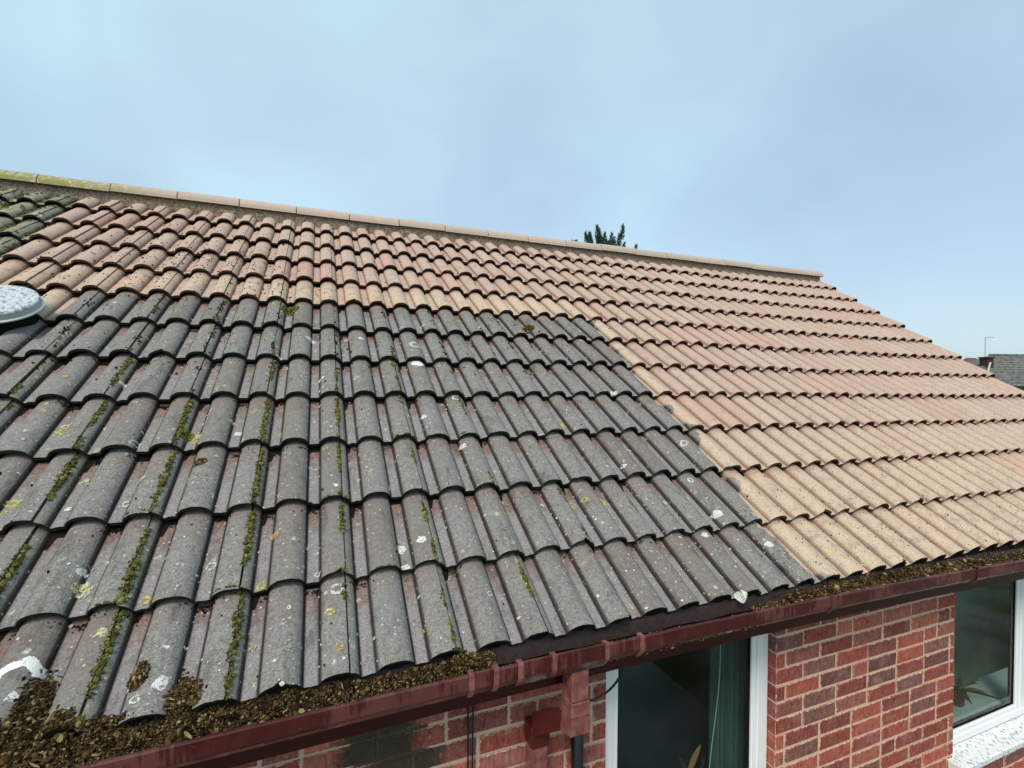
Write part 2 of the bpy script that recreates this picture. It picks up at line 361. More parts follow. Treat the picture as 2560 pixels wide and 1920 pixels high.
stn = g.attr('stain'); c = g.mix(g.step(g.math('ADD', stn, g.math('MULTIPLY', g.math('SUBTRACT', g.noise(45, 4, .7), .5), .9)), .35, .75, 0, .93), c, g.mix(sp, (.012, .013, .01), (.07, .07, .05)))
g.col(c); g.bump(g.math('ADD', st, sp), .55, .004); M_BRICK = g.m
# moss
def moss(name, a, b, c_):
    g = G(name, 1, .05); r = g.attr('rnd'); n = g.noise(160, 3, .7)
    c = g.mix(g.step(r, 0, .75), a, b); c = g.mix(g.step(r, .78, .98), c, c_); c = g.mix(g.step(n, .3, .7, 0, .5), c, g.mix(1., c, (.4, .4, .4), 'MULTIPLY')); g.col(c); g.bump(g.noise(700, 3, .8), 1, .003); return g.m
M_MOSS = moss('green_moss', (.075, .062, .025), (.20, .20, .05), (.38, .36, .11))
M_DEBRIS = moss('dead_moss_debris', (.028, .018, .009), (.145, .09, .04), (.42, .35, .16))
# lichen
g = G('crust_lichen', .95, .1); n = g.noise(230, 4, .75); g.col(g.mix(g.step(n, .3, .7, 0, .6), g.attr('lcol', True), g.mix(1., g.attr('lcol', True), (.62, .62, .55), 'MULTIPLY'))); g.alpha(g.step(g.math('ADD', g.math('ADD', g.math('MULTIPLY', n, .6), g.math('MULTIPLY', g.noise(95, 3, .7), .4)), g.attr('core')), .53, .58)); g.bump(n, .6, .003); M_LICH = g.m
# glass
def glassmat(name, tint, refl=1.0):
    m_ = bpy.data.materials.new(name); m_.use_nodes = True; t = m_.node_tree; t.nodes.clear()
    o = t.nodes.new('ShaderNodeOutputMaterial'); mx_ = t.nodes.new('ShaderNodeMixShader'); tr = t.nodes.new('ShaderNodeBsdfTransparent'); gl = t.nodes.new('ShaderNodeBsdfGlossy'); fr = t.nodes.new('ShaderNodeFresnel')
    tr.inputs[0].default_value = (*tint, 1); gl.inputs['Roughness'].default_value = .01; fr.inputs[0].default_value = 1.45
    ge = t.nodes.new('ShaderNodeNewGeometry'); mm_ = t.nodes.new('ShaderNodeMath'); mm_.operation = 'SUBTRACT'; mm_.use_clamp = True; t.links.new(fr.outputs[0], mm_.inputs[0]); t.links.new(ge.outputs['Backfacing'], mm_.inputs[1]); t.links.new(mm_.outputs[0], mx_.inputs[0]); t.links.new(tr.outputs[0], mx_.inputs[1]); t.links.new(gl.outputs[0], mx_.inputs[2]); t.links.new(mx_.outputs[0], o.inputs[0]); return m_
M_GLASS = glassmat('window_glass', (.78, .85, .84))

# ------------------------------------------------------------------ setting
g = G('garden_ground', .95, .1); n = g.noise(1.2, 6, .6); f_ = g.noise(30, 4, .7)
g.col(g.mix(g.step(n, .4, .6), g.mix(f_, (.05, .075, .025), (.10, .13, .045)), g.mix(f_, (.14, .13, .12), (.24, .22, .20)))); M_GROUND = g.m
GZ = -2.45
mesh('ground', [(-400, -400, GZ), (600, -400, GZ), (600, 900, GZ), (-400, 900, GZ)], [(0, 1, 2, 3)], M_GROUND)
tag(bpy.data.objects['ground'], kind='structure')

# ------------------------------------------------------------------ the house
house = tag(empty('brick_house', (0, .22, GZ)), 'red brick house with half cleaned double roll tiled roof and maroon gutter', 'house')
roof = build_tiles(house)
XL, XR = -3.1, 6.33
VR = 4.0                                               # slope length at the apex
ya, za = VR * CT, VR * ST
# underlay sheet under the tiles, and the plain rear slope
mb = MB(); us = np.linspace(XL, XR - .03, 24)
for a, b in zip(us[:-1], us[1:]):
    vv = np.linspace(.07, VR - .06, 8)
    for c, d in zip(vv[:-1], vv[1:]):
        P = W([a, b, b, a], [c, c, d, d], -.076); mb.add(P, [(0, 1, 2, 3)])
mb.build('roof_underlay', M_BLACK, roof)
# rolled rear slope seen only from elsewhere
mb = MB(); V = []; 
uu = np.arange(XL, XR, .025); zz = roll(((uu / .15 + .5) % 1 - .5) * .15)
for s in (0, 1):
    for u, z in zip(uu, zz):
        V.append((u, ya + .03 + s * 3.2, za - .09 + z - s * 3.2 * math.tan(TH)))
n_ = len(uu); mb.add(V, [(i, i + 1, n_ + i + 1, n_ + i) for i in range(n_ - 1)])
M_REAR = simple('plain_tile', (.24, .2, .17), .95, .1, .3, 20, .3)
mb.build('rear_slope', M_REAR, roof)
# eaves comb closing the rolls
mb = MB(); uu = np.arange(XL, XR - .05, .0125); d = ((uu / .15 + .5) % 1 - .5) * .15
P0 = W(uu, .046, roll(d) - .021); P1 = np.stack([uu, np.full_like(uu, .055), -.075 + zb(uu)], -1)
mb.add(list(P0) + list(P1), [(i, n2, n2 + len(uu), i + len(uu)) for i, n2 in ((i, i + 1) for i in range(len(uu) - 1))])
mb.build('eaves_filler', M_BLACK, roof)

mb = MB(); us = np.arange(XL, XR - .05, .04); V = []
for u in us:
    q = .003 * mn.noise(Vector((u * 8, 1, 1))); z_ = float(zb(u)); V += [(u, .054, -.026 + z_), (u, .051 + q, -.040 + z_), (u, .046 + q, -.082 + z_ + 2 * q)]
mb.add(V, [(3 * i + a, 3 * i + 3 + a, 3 * i + 4 + a, 3 * i + 1 + a) for i in range(len(us) - 1) for a in (0, 1)])
mb.build('eaves_felt', simple('muddy_felt', (.042, .030, .028), .7, .3, .7, 60, .6), roof)

# ridge tiles with their mortar joints
RZ = za - .040
def ridge_tile(x0, x1, r, last=False):
    V = []; F = []; n = 14; R_, H = .106, .088
    xs = [x0, x0 + .004, (x0 + x1) / 2, x1 - .004, x1]
    for q, x in enumerate(xs):
        e_ = -.003 if q in (0, 4) else 0
        for k in range(n + 1):
            t = math.pi * k / n; V.append((x, ya + .0 - (R_ + e_) * math.cos(t), RZ + r[1] * .008 - .002 + (H + e_) * math.sin(t) ** .8 + wb(1, VR)))
    for q in range(4):
        for k in range(n): F.append((q * (n + 1) + k, (q + 1) * (n + 1) + k, (q + 1) * (n + 1) + k + 1, q * (n + 1) + k + 1))
    b0 = len(V)
    for x, s0 in ((x0, 0), (x1, 4)):
        F.append(tuple(s0 * (n + 1) + k for k in range(n + 1)) if s0 else tuple(s0 * (n + 1) + k for k in range(n + 1))[::-1])
    V = np.array(V)
    return mesh('ridge_tile', V, F, M_RIDGE, roof, smooth=False, attrs={'rnd': np.full(len(V), r[0]), 'xpos': V[:, 0]})
x = XL
while x < XR - .05:
    x1 = min(x + .43, XR)
    ridge_tile(x + .003, x1 - .003, rng.random(2) - np.array([0, .5])); x = x1
mb = MB(); us = np.arange(XL, XR - .02, .02)
V = []
for u in us:
    nz = mn.noise(Vector((u * 9, 1, 2))) * .012 + mn.noise(Vector((u * 31, 4, 2))) * .008
    V += [tuple(W(u, VR - .150 + nz, -.062)), tuple(W(u, VR - .132 + nz, -.014 + nz)), tuple(W(u, VR - .09, .03))]
mb.add(V, [(3 * i + a, 3 * i + 3 + a, 3 * i + 4 + a, 3 * i + 1 + a) for i in range(len(us) - 1) for a in (0, 1)])
mb.build('ridge_mortar', M_MORT, roof)

# fascia, soffit
mb = MB(); mb.ext([(.065, -.202), (.085, -.202), (.085, -.030), (.065, -.030)], XL, XR, 40, zb); mb.build('fascia', simple('dark_maroon_board', (.045, .004, .004), .3, .4, .3, 12), house)
mb = MB(); mb.ext([(.0852, -.200), (.232, -.200), (.232, -.190), (.0852, -.190)], XL, XR, 40, zb); mb.build('soffit', M_SOFFIT, house)

# gutter: open trough with a lip
gut = MB()
LZ = -.035
outer = [(-.040, LZ), (-.047, LZ), (-.049, LZ - .004), (-.049, LZ - .040), (-.045, LZ - .050), (-.028, LZ - .068), (-.012, LZ - .076), (.045, LZ - .076), (.060, LZ - .062), (.064, LZ - .02), (.064, LZ + .012)]
inner = [(.061, LZ + .012), (.061, LZ - .02), (.057, LZ - .060), (.044, LZ - .073), (-.011, LZ - .073), (-.026, LZ - .065), (-.042, LZ - .048), (-.0455, LZ - .040), (-.0455, LZ - .006), (-.040, LZ - .006)]
gut.ext(outer + inner, XL, XR, 46, zb)
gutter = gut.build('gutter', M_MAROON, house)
tag(gutter, 'maroon plastic gutter filled with dead moss')
def clip(x, w_=.016, low=.075, off=.0, m_=None):
    b = MB(); z0 = LZ + float(zb(x))
    b.ext([(-.036, z0 + .004), (-.052, z0 + .006), (-.0535, z0 - .002), (-.0535, z0 - .042), (-.049, z0 - .053), (-.030, z0 - low), (-.028, z0 - low + .004), (-.044, z0 - .050), (-.0495, z0 - .041), (-.0495, z0 + .001), (-.036, z0 + .0005)], x - w_ / 2, x + w_ / 2, 1)
    b.ext([(-.036, z0 + .0045), (-.036, z0 - .012), (-.030, z0 - .012), (-.030, z0 + .0045)], x - w_ / 2, x + w_ / 2, 1)
    b.build('gutter_clip', m_ or M_MAROON2, gutter)
for x in (.499, .574, .650, .761, .947, 1.081): clip(x)
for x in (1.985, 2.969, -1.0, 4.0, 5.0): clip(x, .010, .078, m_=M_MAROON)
# union bracket and running outlet: thicker sleeves round the trough
def sleeve(name, x0, x1, e_, low):
    b = MB(); z0 = LZ + float(zb((x0 + x1) / 2))
    b.ext([(-.042, z0 + .003), (-.051 - e_, z0 + .003), (-.052 - e_, z0 - .040), (-.030, z0 - .070 - low), (-.010, z0 - .079 - low), (.045, z0 - .079 - low), (.058, z0 - .066), (.055, z0 - .060), (.044, z0 - .0765), (-.012, z0 - .0765), (-.028, z0 - .069), (-.0495, z0 - .040), (-.0495, z0 - .0005), (-.042, z0 - .0005)], x0, x1, 1)
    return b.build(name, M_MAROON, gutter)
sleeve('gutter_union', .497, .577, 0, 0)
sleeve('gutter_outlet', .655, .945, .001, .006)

# downpipe: outlet spigot, bend, offset, vertical pipe
dp = empty('downpipe', (0, 0, 0)); dp.parent = house; dp.location = Vector((.86, .0, -.2)) - wloc(house)
z0 = LZ
b = MB(); b.bevbox((.836, -.026, -.215), (.897, .040, -.112), .003); b.build('outlet_spigot', M_MAROON2, dp)
def skew(name, A, B, mat):
    """A, B: two rings of four points"""
    b = MB(); b.add(list(A) + list(B), [(0, 1, 5, 4), (1, 2, 6, 5), (2, 3, 7, 6), (3, 0, 4, 7), (3, 2, 1, 0), (4, 5, 6, 7)]); return b.build(name, mat, dp)
def ring(cx, cy, cz, hx, hy, tilt=0): return [(cx - hx, cy - hy, cz - tilt), (cx + hx, cy - hy, cz - tilt), (cx + hx, cy + hy, cz + tilt), (cx - hx, cy + hy, cz + tilt)]
b = MB(); b.bevbox((.833, -.029, -.262), (.900, .043, -.2155), .003); b.build('pipe_collar', M_MAROON2, dp)
skew('pipe_elbow', [(.831, -.031, -.2625), (.902, -.031, -.2625), (.902, .045, -.2625), (.831, .045, -.2625)], [(.831, -.028, -.318), (.900, -.028, -.318), (.902, .062, -.345), (.829, .062, -.345)], M_MAROON2)
skew('offset_pipe', [(.832, .030, -.268), (.895, .030, -.268), (.895, .034, -.336), (.832, .034, -.336)], [(.780, .160, -.345), (.843, .160, -.345), (.843, .214, -.425), (.780, .150, -.425)], M_DKM)
b = MB(); b.bevbox((.776, .146, -.470), (.846, .214, -.395), .004); b.build('pipe_socket', M_DKM, dp)
b = MB(); b.bevbox((.780, .150, GZ), (.842, .212, -.46), .006); b.build('pipe', M_MAROON2, dp)

# ------------------------------------------------------------------ brick wall (one part), with the two window openings
W1 = (1.120, 2.012, -1.25); W2 = (3.356, 5.15, -1.25)    # x0, x1, sill z
ZT = -.195
def build_wall():
    V = []; F = []; bc = []; mo = []; xr = []; stn = []; be = []
    def stain(x, z):
        return np.clip(1.25 - max(abs(x - .31) / .135, abs(z + .37) / .20) ** 3 * .9, 0, 1.2) if x < .6 else 0
    def addbox(x0, x1, z0, z1, y0, y1, c, m_, jit=0):
        n = len(V); 
        nx = 3; nz = 2
        r = .004
        P = []
        fr = [(x0, z0), (x1, z0), (x1, z1), (x0, z1)]
        inn = [(x0 + r, z0 + r), (x1 - r, z0 + r), (x1 - r, z1 - r), (x0 + r, z1 - r)]
        for (x, z) in fr: P.append((x, y1, z))
        for (x, z) in fr: P.append((x, y0 + r * .8, z))
        for (x, z) in inn: P.append((x + random.uniform(-1, 1) * jit, y0 + random.uniform(-1, 1) * jit, z + random.uniform(-1, 1) * jit))
        r2 = .013
        if not m_:
            for (x, z) in [(x0 + r2, z0 + r2), (x1 - r2, z0 + r2), (x1 - r2, z1 - r2), (x0 + r2, z1 - r2)]: P.append((x, y0 + random.uniform(-1, 1) * jit, z))
        nP = len(P); P += P[4:8]
        V.extend(P)
        for k in range(4):
            k2 = (k + 1) % 4
            F.append((n + k, n + k2, n + nP + k2, n + nP + k)); F.append((n + 4 + k, n + 4 + k2, n + 8 + k2, n + 8 + k))
            if not m_: F.append((n + 8 + k, n + 8 + k2, n + 12 + k2, n + 12 + k))
        q0 = n + (8 if m_ else 12); F.append((q0, q0 + 1, q0 + 2, q0 + 3))
        be.extend([0.] * 4 + [1.] * 4 + [.75] * 4 + ([] if m_ else [0.] * 4) + [.2] * 4)
        for p in P: bc.append(c); mo.append(m_); xr.append(min(1, max(0, (p[0] - 1.5) * 2))); stn.append(stain(p[0], p[2]))
    pal = [(.30, .082, .058), (.36, .105, .072), (.25, .072, .058), (.17, .075, .066), (.40, .14, .09), (.28, .10, .08), (.20, .095, .078), (.25, .15, .11)]
    wts = np.array([4, 3, 3, 2.2, 1.3, 3, 2, 1]); wts /= wts.sum()
    ranges = [(-2.9, W1[0], -2.45, ZT), (W1[0], W1[1], -2.45, W1[2] - .03), (W1[1], W2[0], -2.45, ZT), (W2[0], W2[1], -2.45, W2[2] - .03), (W2[1], 6.2, -2.45, ZT)]
    # mortar backing, set back 5 mm from the brick faces, with returns at openings
    for (x0, x1, z0, z1) in ranges:
        nxs = max(1, int((x1 - x0) / .05)); nzs = max(1, int((z1 - z0) / .05)) if x0 < 0 else 1
        if x0 < 0:
            xs = np.linspace(x0, x1, nxs + 1); zs = np.linspace(z0, z1, nzs + 1); n = len(V)
            for z in zs:
                for x in xs: V.append((x, .2240, z)); bc.append(pal[0]); mo.append(1); xr.append(0); stn.append(stain(x, z)); be.append(1)
            for a in range(nzs):
                for q in range(nxs): F.append((n + a * (nxs + 1) + q, n + a * (nxs + 1) + q + 1, n + (a + 1) * (nxs + 1) + q + 1, n + (a + 1) * (nxs + 1) + q))
            addbox(x1 - .08, x1 - .003, z0, z1, .226, .32, pal[0], 1)
        else: addbox(x0 + .003 * (x0 in (W1[1], W2[1])), x1 - .003 * (x1 in (W1[0], W2[0])), z0, z1, .2240, .32, pal[0], 1)
    rows = int((ZT + 2.45) / .075) + 1
    for r in range(rows):
        z1 = ZT - .005 - r * .075; z0 = z1 - .065
        off = (.1125 if r % 2 else 0)
        x = -2.9 - off + .02
        while x < 6.2:
            full = rng.random() > .14; bw_ = .225 if full else .1125; a, b2 = x + .005 + rng.uniform(-.002, .002), x + bw_ - .005 + rng.uniform(-.002, .002); x += bw_
            for (rx0, rx1, rz0, rz1) in ranges:
                c0, c1 = max(a, rx0), min(b2, rx1)
                if c1 - c0 < .03 or z0 < rz0 - .01 or z1 > rz1 + .01: continue
                c = pal[rng.choice(len(pal), p=wts)]; q = rng.uniform(.95, 1.4); c = tuple(t * q for t in c)
                dy = rng.uniform(-.0015, .0015); jz = rng.uniform(-.0025, .0025)
                deep = .32 if (c0 <= rx0 + .001 or c1 >= rx1 - .001) else .24
                addbox(c0, c1, z0 + jz, z1 + jz, .220 + dy, deep, c, 0, .0008)
                # bricks near the stain are split so the stain can show
    return mesh('wall', V, F, M_BRICK, house, attrs={'bcol': np.array(bc), 'mortar': mo, 'xr': xr, 'stain': stn, 'be': be})
build_wall()
# gable triangle and the side and back walls
mb = MB(); mb.add([(6.2, .221, GZ), (6.2, 6.3, GZ), (6.2, 6.3, -.2), (6.2, ya, za - .12), (6.2, .221, -.0)], [(0, 1, 2, 3, 4)])
mb.add([(-2.9, .221, GZ), (-2.9, 6.3, GZ), (-2.9, 6.3, -.2), (-2.9, ya, za - .12), (-2.9, .221, -.0)], [(4, 3, 2, 1, 0)])
mb.add([(-2.9, 6.3, GZ), (6.2, 6.3, GZ), (6.2, 6.3, -.0), (-2.9, 6.3, -.0)], [(0, 1, 2, 3)])
g = G('gable_brick', .93, .12); br = g.N.new('ShaderNodeTexBrick'); br.inputs['Scale'].default_value = 1; br.inputs['Brick Width'].default_value = .225; br.inputs['Row Height'].default_value = .075; br.inputs['Mortar Size'].default_value = .005
br.inputs['Color1'].default_value = (.3, .08, .05, 1); br.inputs['Color2'].default_value = (.18, .06, .05, 1); br.inputs['Mortar'].default_value = (.45, .37, .3, 1)
mpn = g.N.new('ShaderNodeMapping'); mpn.inputs['Rotation'].default_value = (math.pi / 2, 0, math.pi / 2); g.L.new(g.tc, mpn.inputs[0]); g.L.new(mpn.outputs[0], br.inputs[0]); g.col(br.outputs[0]); mb.build('side_wall', g.m, house)

# ------------------------------------------------------------------ windows
YF = .262
def window(x0, x1, zs, mull=(), wlabel=None):
    wv = empty('window', (0, 0, 0)); wv.parent = house; wv.location = Vector(((x0 + x1) / 2, YF, zs)) - wloc(house)
    if wlabel: wv['label'] = wlabel
    zt = -.19
    f = MB(); fw = .062
    f.bevbox((x0, YF, zs), (x0 + fw, YF + .06, zt), .004); f.bevbox((x1 - fw, YF, zs), (x1, YF + .06, zt), .004)
    f.bevbox((x0 + fw, YF, zs), (x1 - fw, YF + .06, zs + .045), .004); f.bevbox((x0 + fw, YF, zt - .05), (x1 - fw, YF + .06, zt), .004)
    bays = [x0 + fw] + [c for mm in mull for c in (mm, mm + .07)] + [x1 - fw]
    for mm in mull: f.bevbox((mm, YF, zs + .045), (mm + .07, YF + .06, zt - .05), .004)
    fo = f.build('frame', M_UPVC, wv)
    for q in range(0, len(bays), 2):
        a, b_ = bays[q], bays[q + 1]; s = MB(); bw = .026; z_a, z_b = zs + .045, zt - .05
        s.bevbox((a, YF + .008, z_a), (a + bw, YF + .05, z_b), .005); s.bevbox((b_ - bw, YF + .008, z_a), (b_, YF + .05, z_b), .005)
        s.bevbox((a + bw, YF + .008, z_a), (b_ - bw, YF + .05, z_a + bw), .005); s.bevbox((a + bw, YF + .008, z_b - bw), (b_ - bw, YF + .05, z_b), .005)
        s.build('glazing_bead', M_UPVC, wv)
        k = MB(); kw = .007; a2, b2, c2, d2 = a + bw, b_ - bw, z_a + bw, z_b - bw
        k.box((a2, YF + .020, c2), (a2 + kw, YF + .046, d2)); k.box((b2 - kw, YF + .020, c2), (b2, YF + .046, d2)); k.box((a2 + kw, YF + .020, c2), (b2 - kw, YF + .046, c2 + kw)); k.box((a2 + kw, YF + .020, d2 - kw), (b2 - kw, YF + .046, d2))
        k.build('gasket', M_BLACK, wv)
        p = MB(); p.box((a2 + kw, YF + .024, c2 + kw), (b2 - kw, YF + .028, d2 - kw)); p.build('pane', M_GLASS, wv)
    return wv
win1 = window(W1[0] + .002, W1[1] - .002, W1[2], wlabel='tall single white framed window between brick piers')
win2 = window(W2[0] + .002, W2[1] - .002, W2[2], mull=(4.125,), wlabel='wider white framed window with mullion and wet sill')
# sills with rain spots
g = G('wet_white_sill', .25, .5); v1 = g.vor(75, v=g.map((1, .5, 1))); nn = g.noise(60, 3)
sp_ = g.math('MULTIPLY', g.step(v1.outputs['Distance'], .26, .40, 1, 0), g.step(nn, .40, .50)); g.col(g.mix(g.math('MULTIPLY', sp_, .85), (.80, .82, .83), (.16, .17, .17))); g.bump(v1.outputs['Distance'], .5, .003); M_SILL = g.m
for (x0, x1, zs), wv in ((W1, win1), (W2, win2)):
    b = MB(); xa, xb = x0 - .045, x1 + .045
    b.ext([(YF + .002, zs - .002), (.160, zs - .022), (.153, zs - .026), (.153, zs - .052), (.160, zs - .052), (.162, zs - .032), (YF + .002, zs - .014)], xa, xb, 1)
    b.build('sill', M_SILL, wv)
    for xe in (xa, xb):
        b = MB(); b.bevbox((xe - .004, .150, zs - .054), (xe + .004, .219, zs - .012), .002); b.build('sill_end_cap', M_UPVC, wv)

# rooms behind the windows
M_ROOM = simple('room_wall_paint', (.30, .29, .27), .9, .1, .1, 3)
M_ROOM2 = simple('room_wall_paint_pale', (.50, .52, .48), .9, .1, .25, 9)
M_NAVY = simple('slate_blue_board', (.085, .095, .135), .45, .4, .15, 3)
def room(x0, x1, y1, mat):
    b = MB(); y0, z0, z1 = .325, GZ + .02, -.12
    V = [(x0, y0, z0), (x1, y0, z0), (x1, y1, z0), (x0, y1, z0), (x0, y0, z1), (x1, y0, z1), (x1, y1, z1), (x0, y1, z1)]
    b.add(V, [(0, 1, 2, 3), (7, 6, 5, 4), (1, 5, 6, 2), (2, 6, 7, 3), (3, 7, 4, 0)])
    return b.build('room_wall', mat, house)
room(.6, 2.9, 2.9, M_ROOM); room(2.95, 6.15, 1.05, M_ROOM2)
for (x0, x1, zs) in (W1, W2):
    b = MB(); b.bevbox((x0 + .0, .325, zs - .005), (x1, .325 + (.10 if x0 < 2 else .24), zs + .02), .004)
    b.build('window_board', simple('painted_board', (.55, .60, .58), .35, .4, .05), house)

# slate blue panel added as the dark sloping shape inside window 1
b = MB(); b.add([(1.10, .75, -2.3), (2.45, .75, -2.3), (2.45, .75, -1.32), (1.10, .75, -.12)], [(0, 1, 2, 3)])
b.add([(1.10, .79, -2.3), (2.45, .79, -2.3), (2.45, .79, -1.32), (1.10, .79, -.12)], [(3, 2, 1, 0)]); b.add([(1.10, .75, -.12), (2.45, .75, -1.32), (2.45, .79, -1.32), (1.10, .79, -.12)], [(0, 1, 2, 3)])
o = b.build('sloped_panel', M_NAVY, house)
# curtain
g = G('green_curtain_cloth', .9, .1); g.col(g.mix(g.noise(40, 3), (.055, .10, .085), (.10, .17, .15))); M_CURT = g.m
b = MB(); V = []; xs = np.linspace(1.80, 2.10, 60)
for z in (-1.22, -.25):
    for x in xs: V.append((x, .40 + .022 * math.sin(x * 150) + .008 * math.sin(x * 61), z))
n_ = len(xs); b.add(V, [(i, i + 1, n_ + i + 1, n_ + i) for i in range(n_ - 1)])
co = b.build('curtain', M_CURT, None, smooth=True, loc=(1.95, .40, -1.22)); tag(co, 'dark green pleated curtain inside the tall window', 'curtain')
b = MB(); pts = [(1.80 + .018 * math.sin(t * 5) - .04 * t, .345, -.25 - .85 * t) for t in np.linspace(0, 1, 24)]
b.tube(pts, .0022, 6); o = b.build('blind_cord', simple('pale_cord', (.55, .6, .52), .6), None, loc=pts[0]); tag(o, 'thin pale pull cord hanging beside the green curtain', 'cord')
# plant with one dried leaf on the board behind window 1
M_LEAFDRY = simple('dry_leaf', (.42, .20, .08), .7, .2, .3, 30); M_LEAFDK = simple('dark_leaf', (.035, .025, .016), .5, .4, .4, 30); M_POT = simple('clay_pot', (.22, .07, .04), .8)
def leaf(b, p, d, L_, w_):
    p = Vector(p); d = Vector(d).normalized(); s = d.cross(Vector((0, 1, .2))).normalized(); V = []
    for k in range(7):
        t = k / 6; c = p + d * L_ * t + Vector((0, 0, -.25 * L_ * t * t)); ww = w_ * math.sin(math.pi * min(1, .08 + t * .92)) ; V += [c - s * ww, c + s * ww + Vector((0, .004, 0))]
    b.add(V, [(2 * k, 2 * k + 1, 2 * k + 3, 2 * k + 2) for k in range(6)])
pp = (1.70, .385, W1[2] + .02)
pl = tag(empty('potted_plant', pp), 'withered potted plant with one orange dried leaf behind the tall window', 'plant')
b = MB(); b.tube([pp, (pp[0], pp[1], pp[2] + .10), (pp[0], pp[1], pp[2] + .12)], [.035, .05, .053], 16); b.build('pot', M_POT, pl)
b = MB(); 
for k in range(14):
    a = rng.uniform(0, 6.28); leaf(b, (pp[0] + .02 * math.cos(a), pp[1], pp[2] + .12), (math.cos(a) * .8, abs(math.sin(a)) * .5 - .1, rng.uniform(.5, 1.6)), rng.uniform(.12, .26), rng.uniform(.006, .014))
b.build('foliage', M_LEAFDK, pl)
b = MB(); leaf(b, (pp[0] - .05, pp[1] - .02, pp[2] + .25), (.35, -.05, 1), .19, .018); leaf(b, (pp[0] + .05, pp[1] - .03, pp[2] + .16), (-.3, 0, 1), .15, .008); b.build('dry_leaf', M_LEAFDRY, pl)
# dried plant inside window 2
pp = (3.86, .45, W2[2] + .02)
pl = tag(empty('potted_plant', pp), 'brown potted plant on the pale board inside the wide window', 'plant')
b = MB(); b.tube([pp, (pp[0], pp[1], pp[2] + .07), (pp[0], pp[1], pp[2] + .09)], [.03, .042, .045], 16); b.build('pot', M_POT, pl)
b = MB()
for k in range(40):
    a = rng.uniform(0, 6.28); leaf(b, (pp[0], pp[1], pp[2] + .09), (math.cos(a) * 1.3, math.sin(a) * .5, rng.uniform(.1, 1.0)), rng.uniform(.10, .26), rng.uniform(.006, .016))
b.build('foliage', simple('brown_leaf', (.13, .13, .07), .7, .2, .4, 30), pl)

# ------------------------------------------------------------------ pipes and cables on the wall
M_BLKPL = simple('black_plastic', (.012, .013, .016), .35, .5)
b = MB(); b.tube([(.982, .195, GZ), (.982, .195, -.8), (.982, .195, -.24)], .023, 16); o = b.build('black_pipe', M_BLKPL, None, smooth=True, loc=(.982, .195, GZ)); tag(o, 'straight black waste pipe running down the brick beside the maroon downpipe', 'pipe')
b = MB()
for dx in (-.006, .006):
    b.tube([(.575 + dx * (1 + .9 * t) + .003 * math.sin(t * 9 + dx * 300), .206, -.20 - 2.2 * t) for t in np.linspace(0, 1, 40)], .0032, 6)
o = b.build('cable_pair', M_BLKPL, None, smooth=True, loc=(.575, .206, -.2)); tag(o, 'two thin black cables hanging straight down the brick below the gutter union', 'cable')
b = MB(); b.tube([(1.00 + .155 * math.sin(t * 1.75), .200 - .045 * math.sin(t * 1.6), -.375 - .06 * math.cos(t * 3.1) * .2 + .185 * (1 - math.cos(t * 1.45)) * .95) for t in np.linspace(0, 1.0, 24)], .0042, 8)
o = b.build('cable_loop', M_BLKPL, None, smooth=True, loc=(1.0, .2, -.38)); tag(o, 'short black cable looping from the pipe up to the window corner', 'cable')

# ------------------------------------------------------------------ roof light dome (left edge)
def disc(parent, name, uc, vc, w0, w1, r0, r1, mat, n=64, top=True, bulge=0):
    V = []; F = []; 
    for (w_, r) in ((w0, r0), (w1, r1)):
        for k in range(n): a = 2 * math.pi * k / n; V.append(tuple(W(uc + r * math.cos(a), vc + r * math.sin(a), w_)))
    for k in range(n): F.append((k, (k + 1) % n, n + (k + 1) % n, n + k))
    if top:
        for q, rr in enumerate((.96, .8, .55, .28)):
            for k in range(n): a = 2 * math.pi * k / n; V.append(tuple(W(uc + r1 * rr * math.cos(a), vc + r1 * rr * math.sin(a), w1 + .003 + bulge * (1 - rr * rr))))
            s0 = (1 + q) * n; s1 = s0 + n
            for k in range(n): F.append((s0 + k, s0 + (k + 1) % n, s1 + (k + 1) % n, s1 + k))
        V.append(tuple(W(uc, vc, w1 + .003 + bulge))); c = len(V) - 1; s1 = 5 * n
        for k in range(n): F.append((s1 + k, s1 + (k + 1) % n, c))
    return mesh(name, V, F, mat, parent, smooth=False)
g = G('speckled_cover', .35, .4); n = g.noise(55, 5, .7); v_ = g.vor(45)
c = g.mix(g.step(n, .50, .58, 0, .8), (.54, .57, .60), (.14, .14, .13)); c = g.mix(g.step(v_.outputs['Distance'], .1, .22, .8, 0), c, (.1, .1, .1)); g.col(c); M_COVER = g.m
M_RIM = simple('pale_rim', (.62, .64, .62), .4, .4, .15, 20); M_RIM2 = simple('grey_rim', (.36, .38, .37), .5, .4, .15, 20)
UC, VC = -1.290, 1.950
vent = empty('roof_vent', (0, 0, 0)); vent.parent = house; vent.location = Vector(W(UC, VC, 0)) - wloc(house); vent['label'] = 'round speckled white cover of a light tunnel'
disc(vent, 'collar', UC, VC, -.05, .035, .125, .125, M_BLACK, top=False)
disc(vent, 'rim', UC, VC, .032, .040, .163, .167, M_RIM)
disc(vent, 'band', UC, VC, .043, .066, .157, .152, M_RIM2)
disc(vent, 'cover', UC, VC, .0665, .073, .155, .152, M_COVER, bulge=.008)

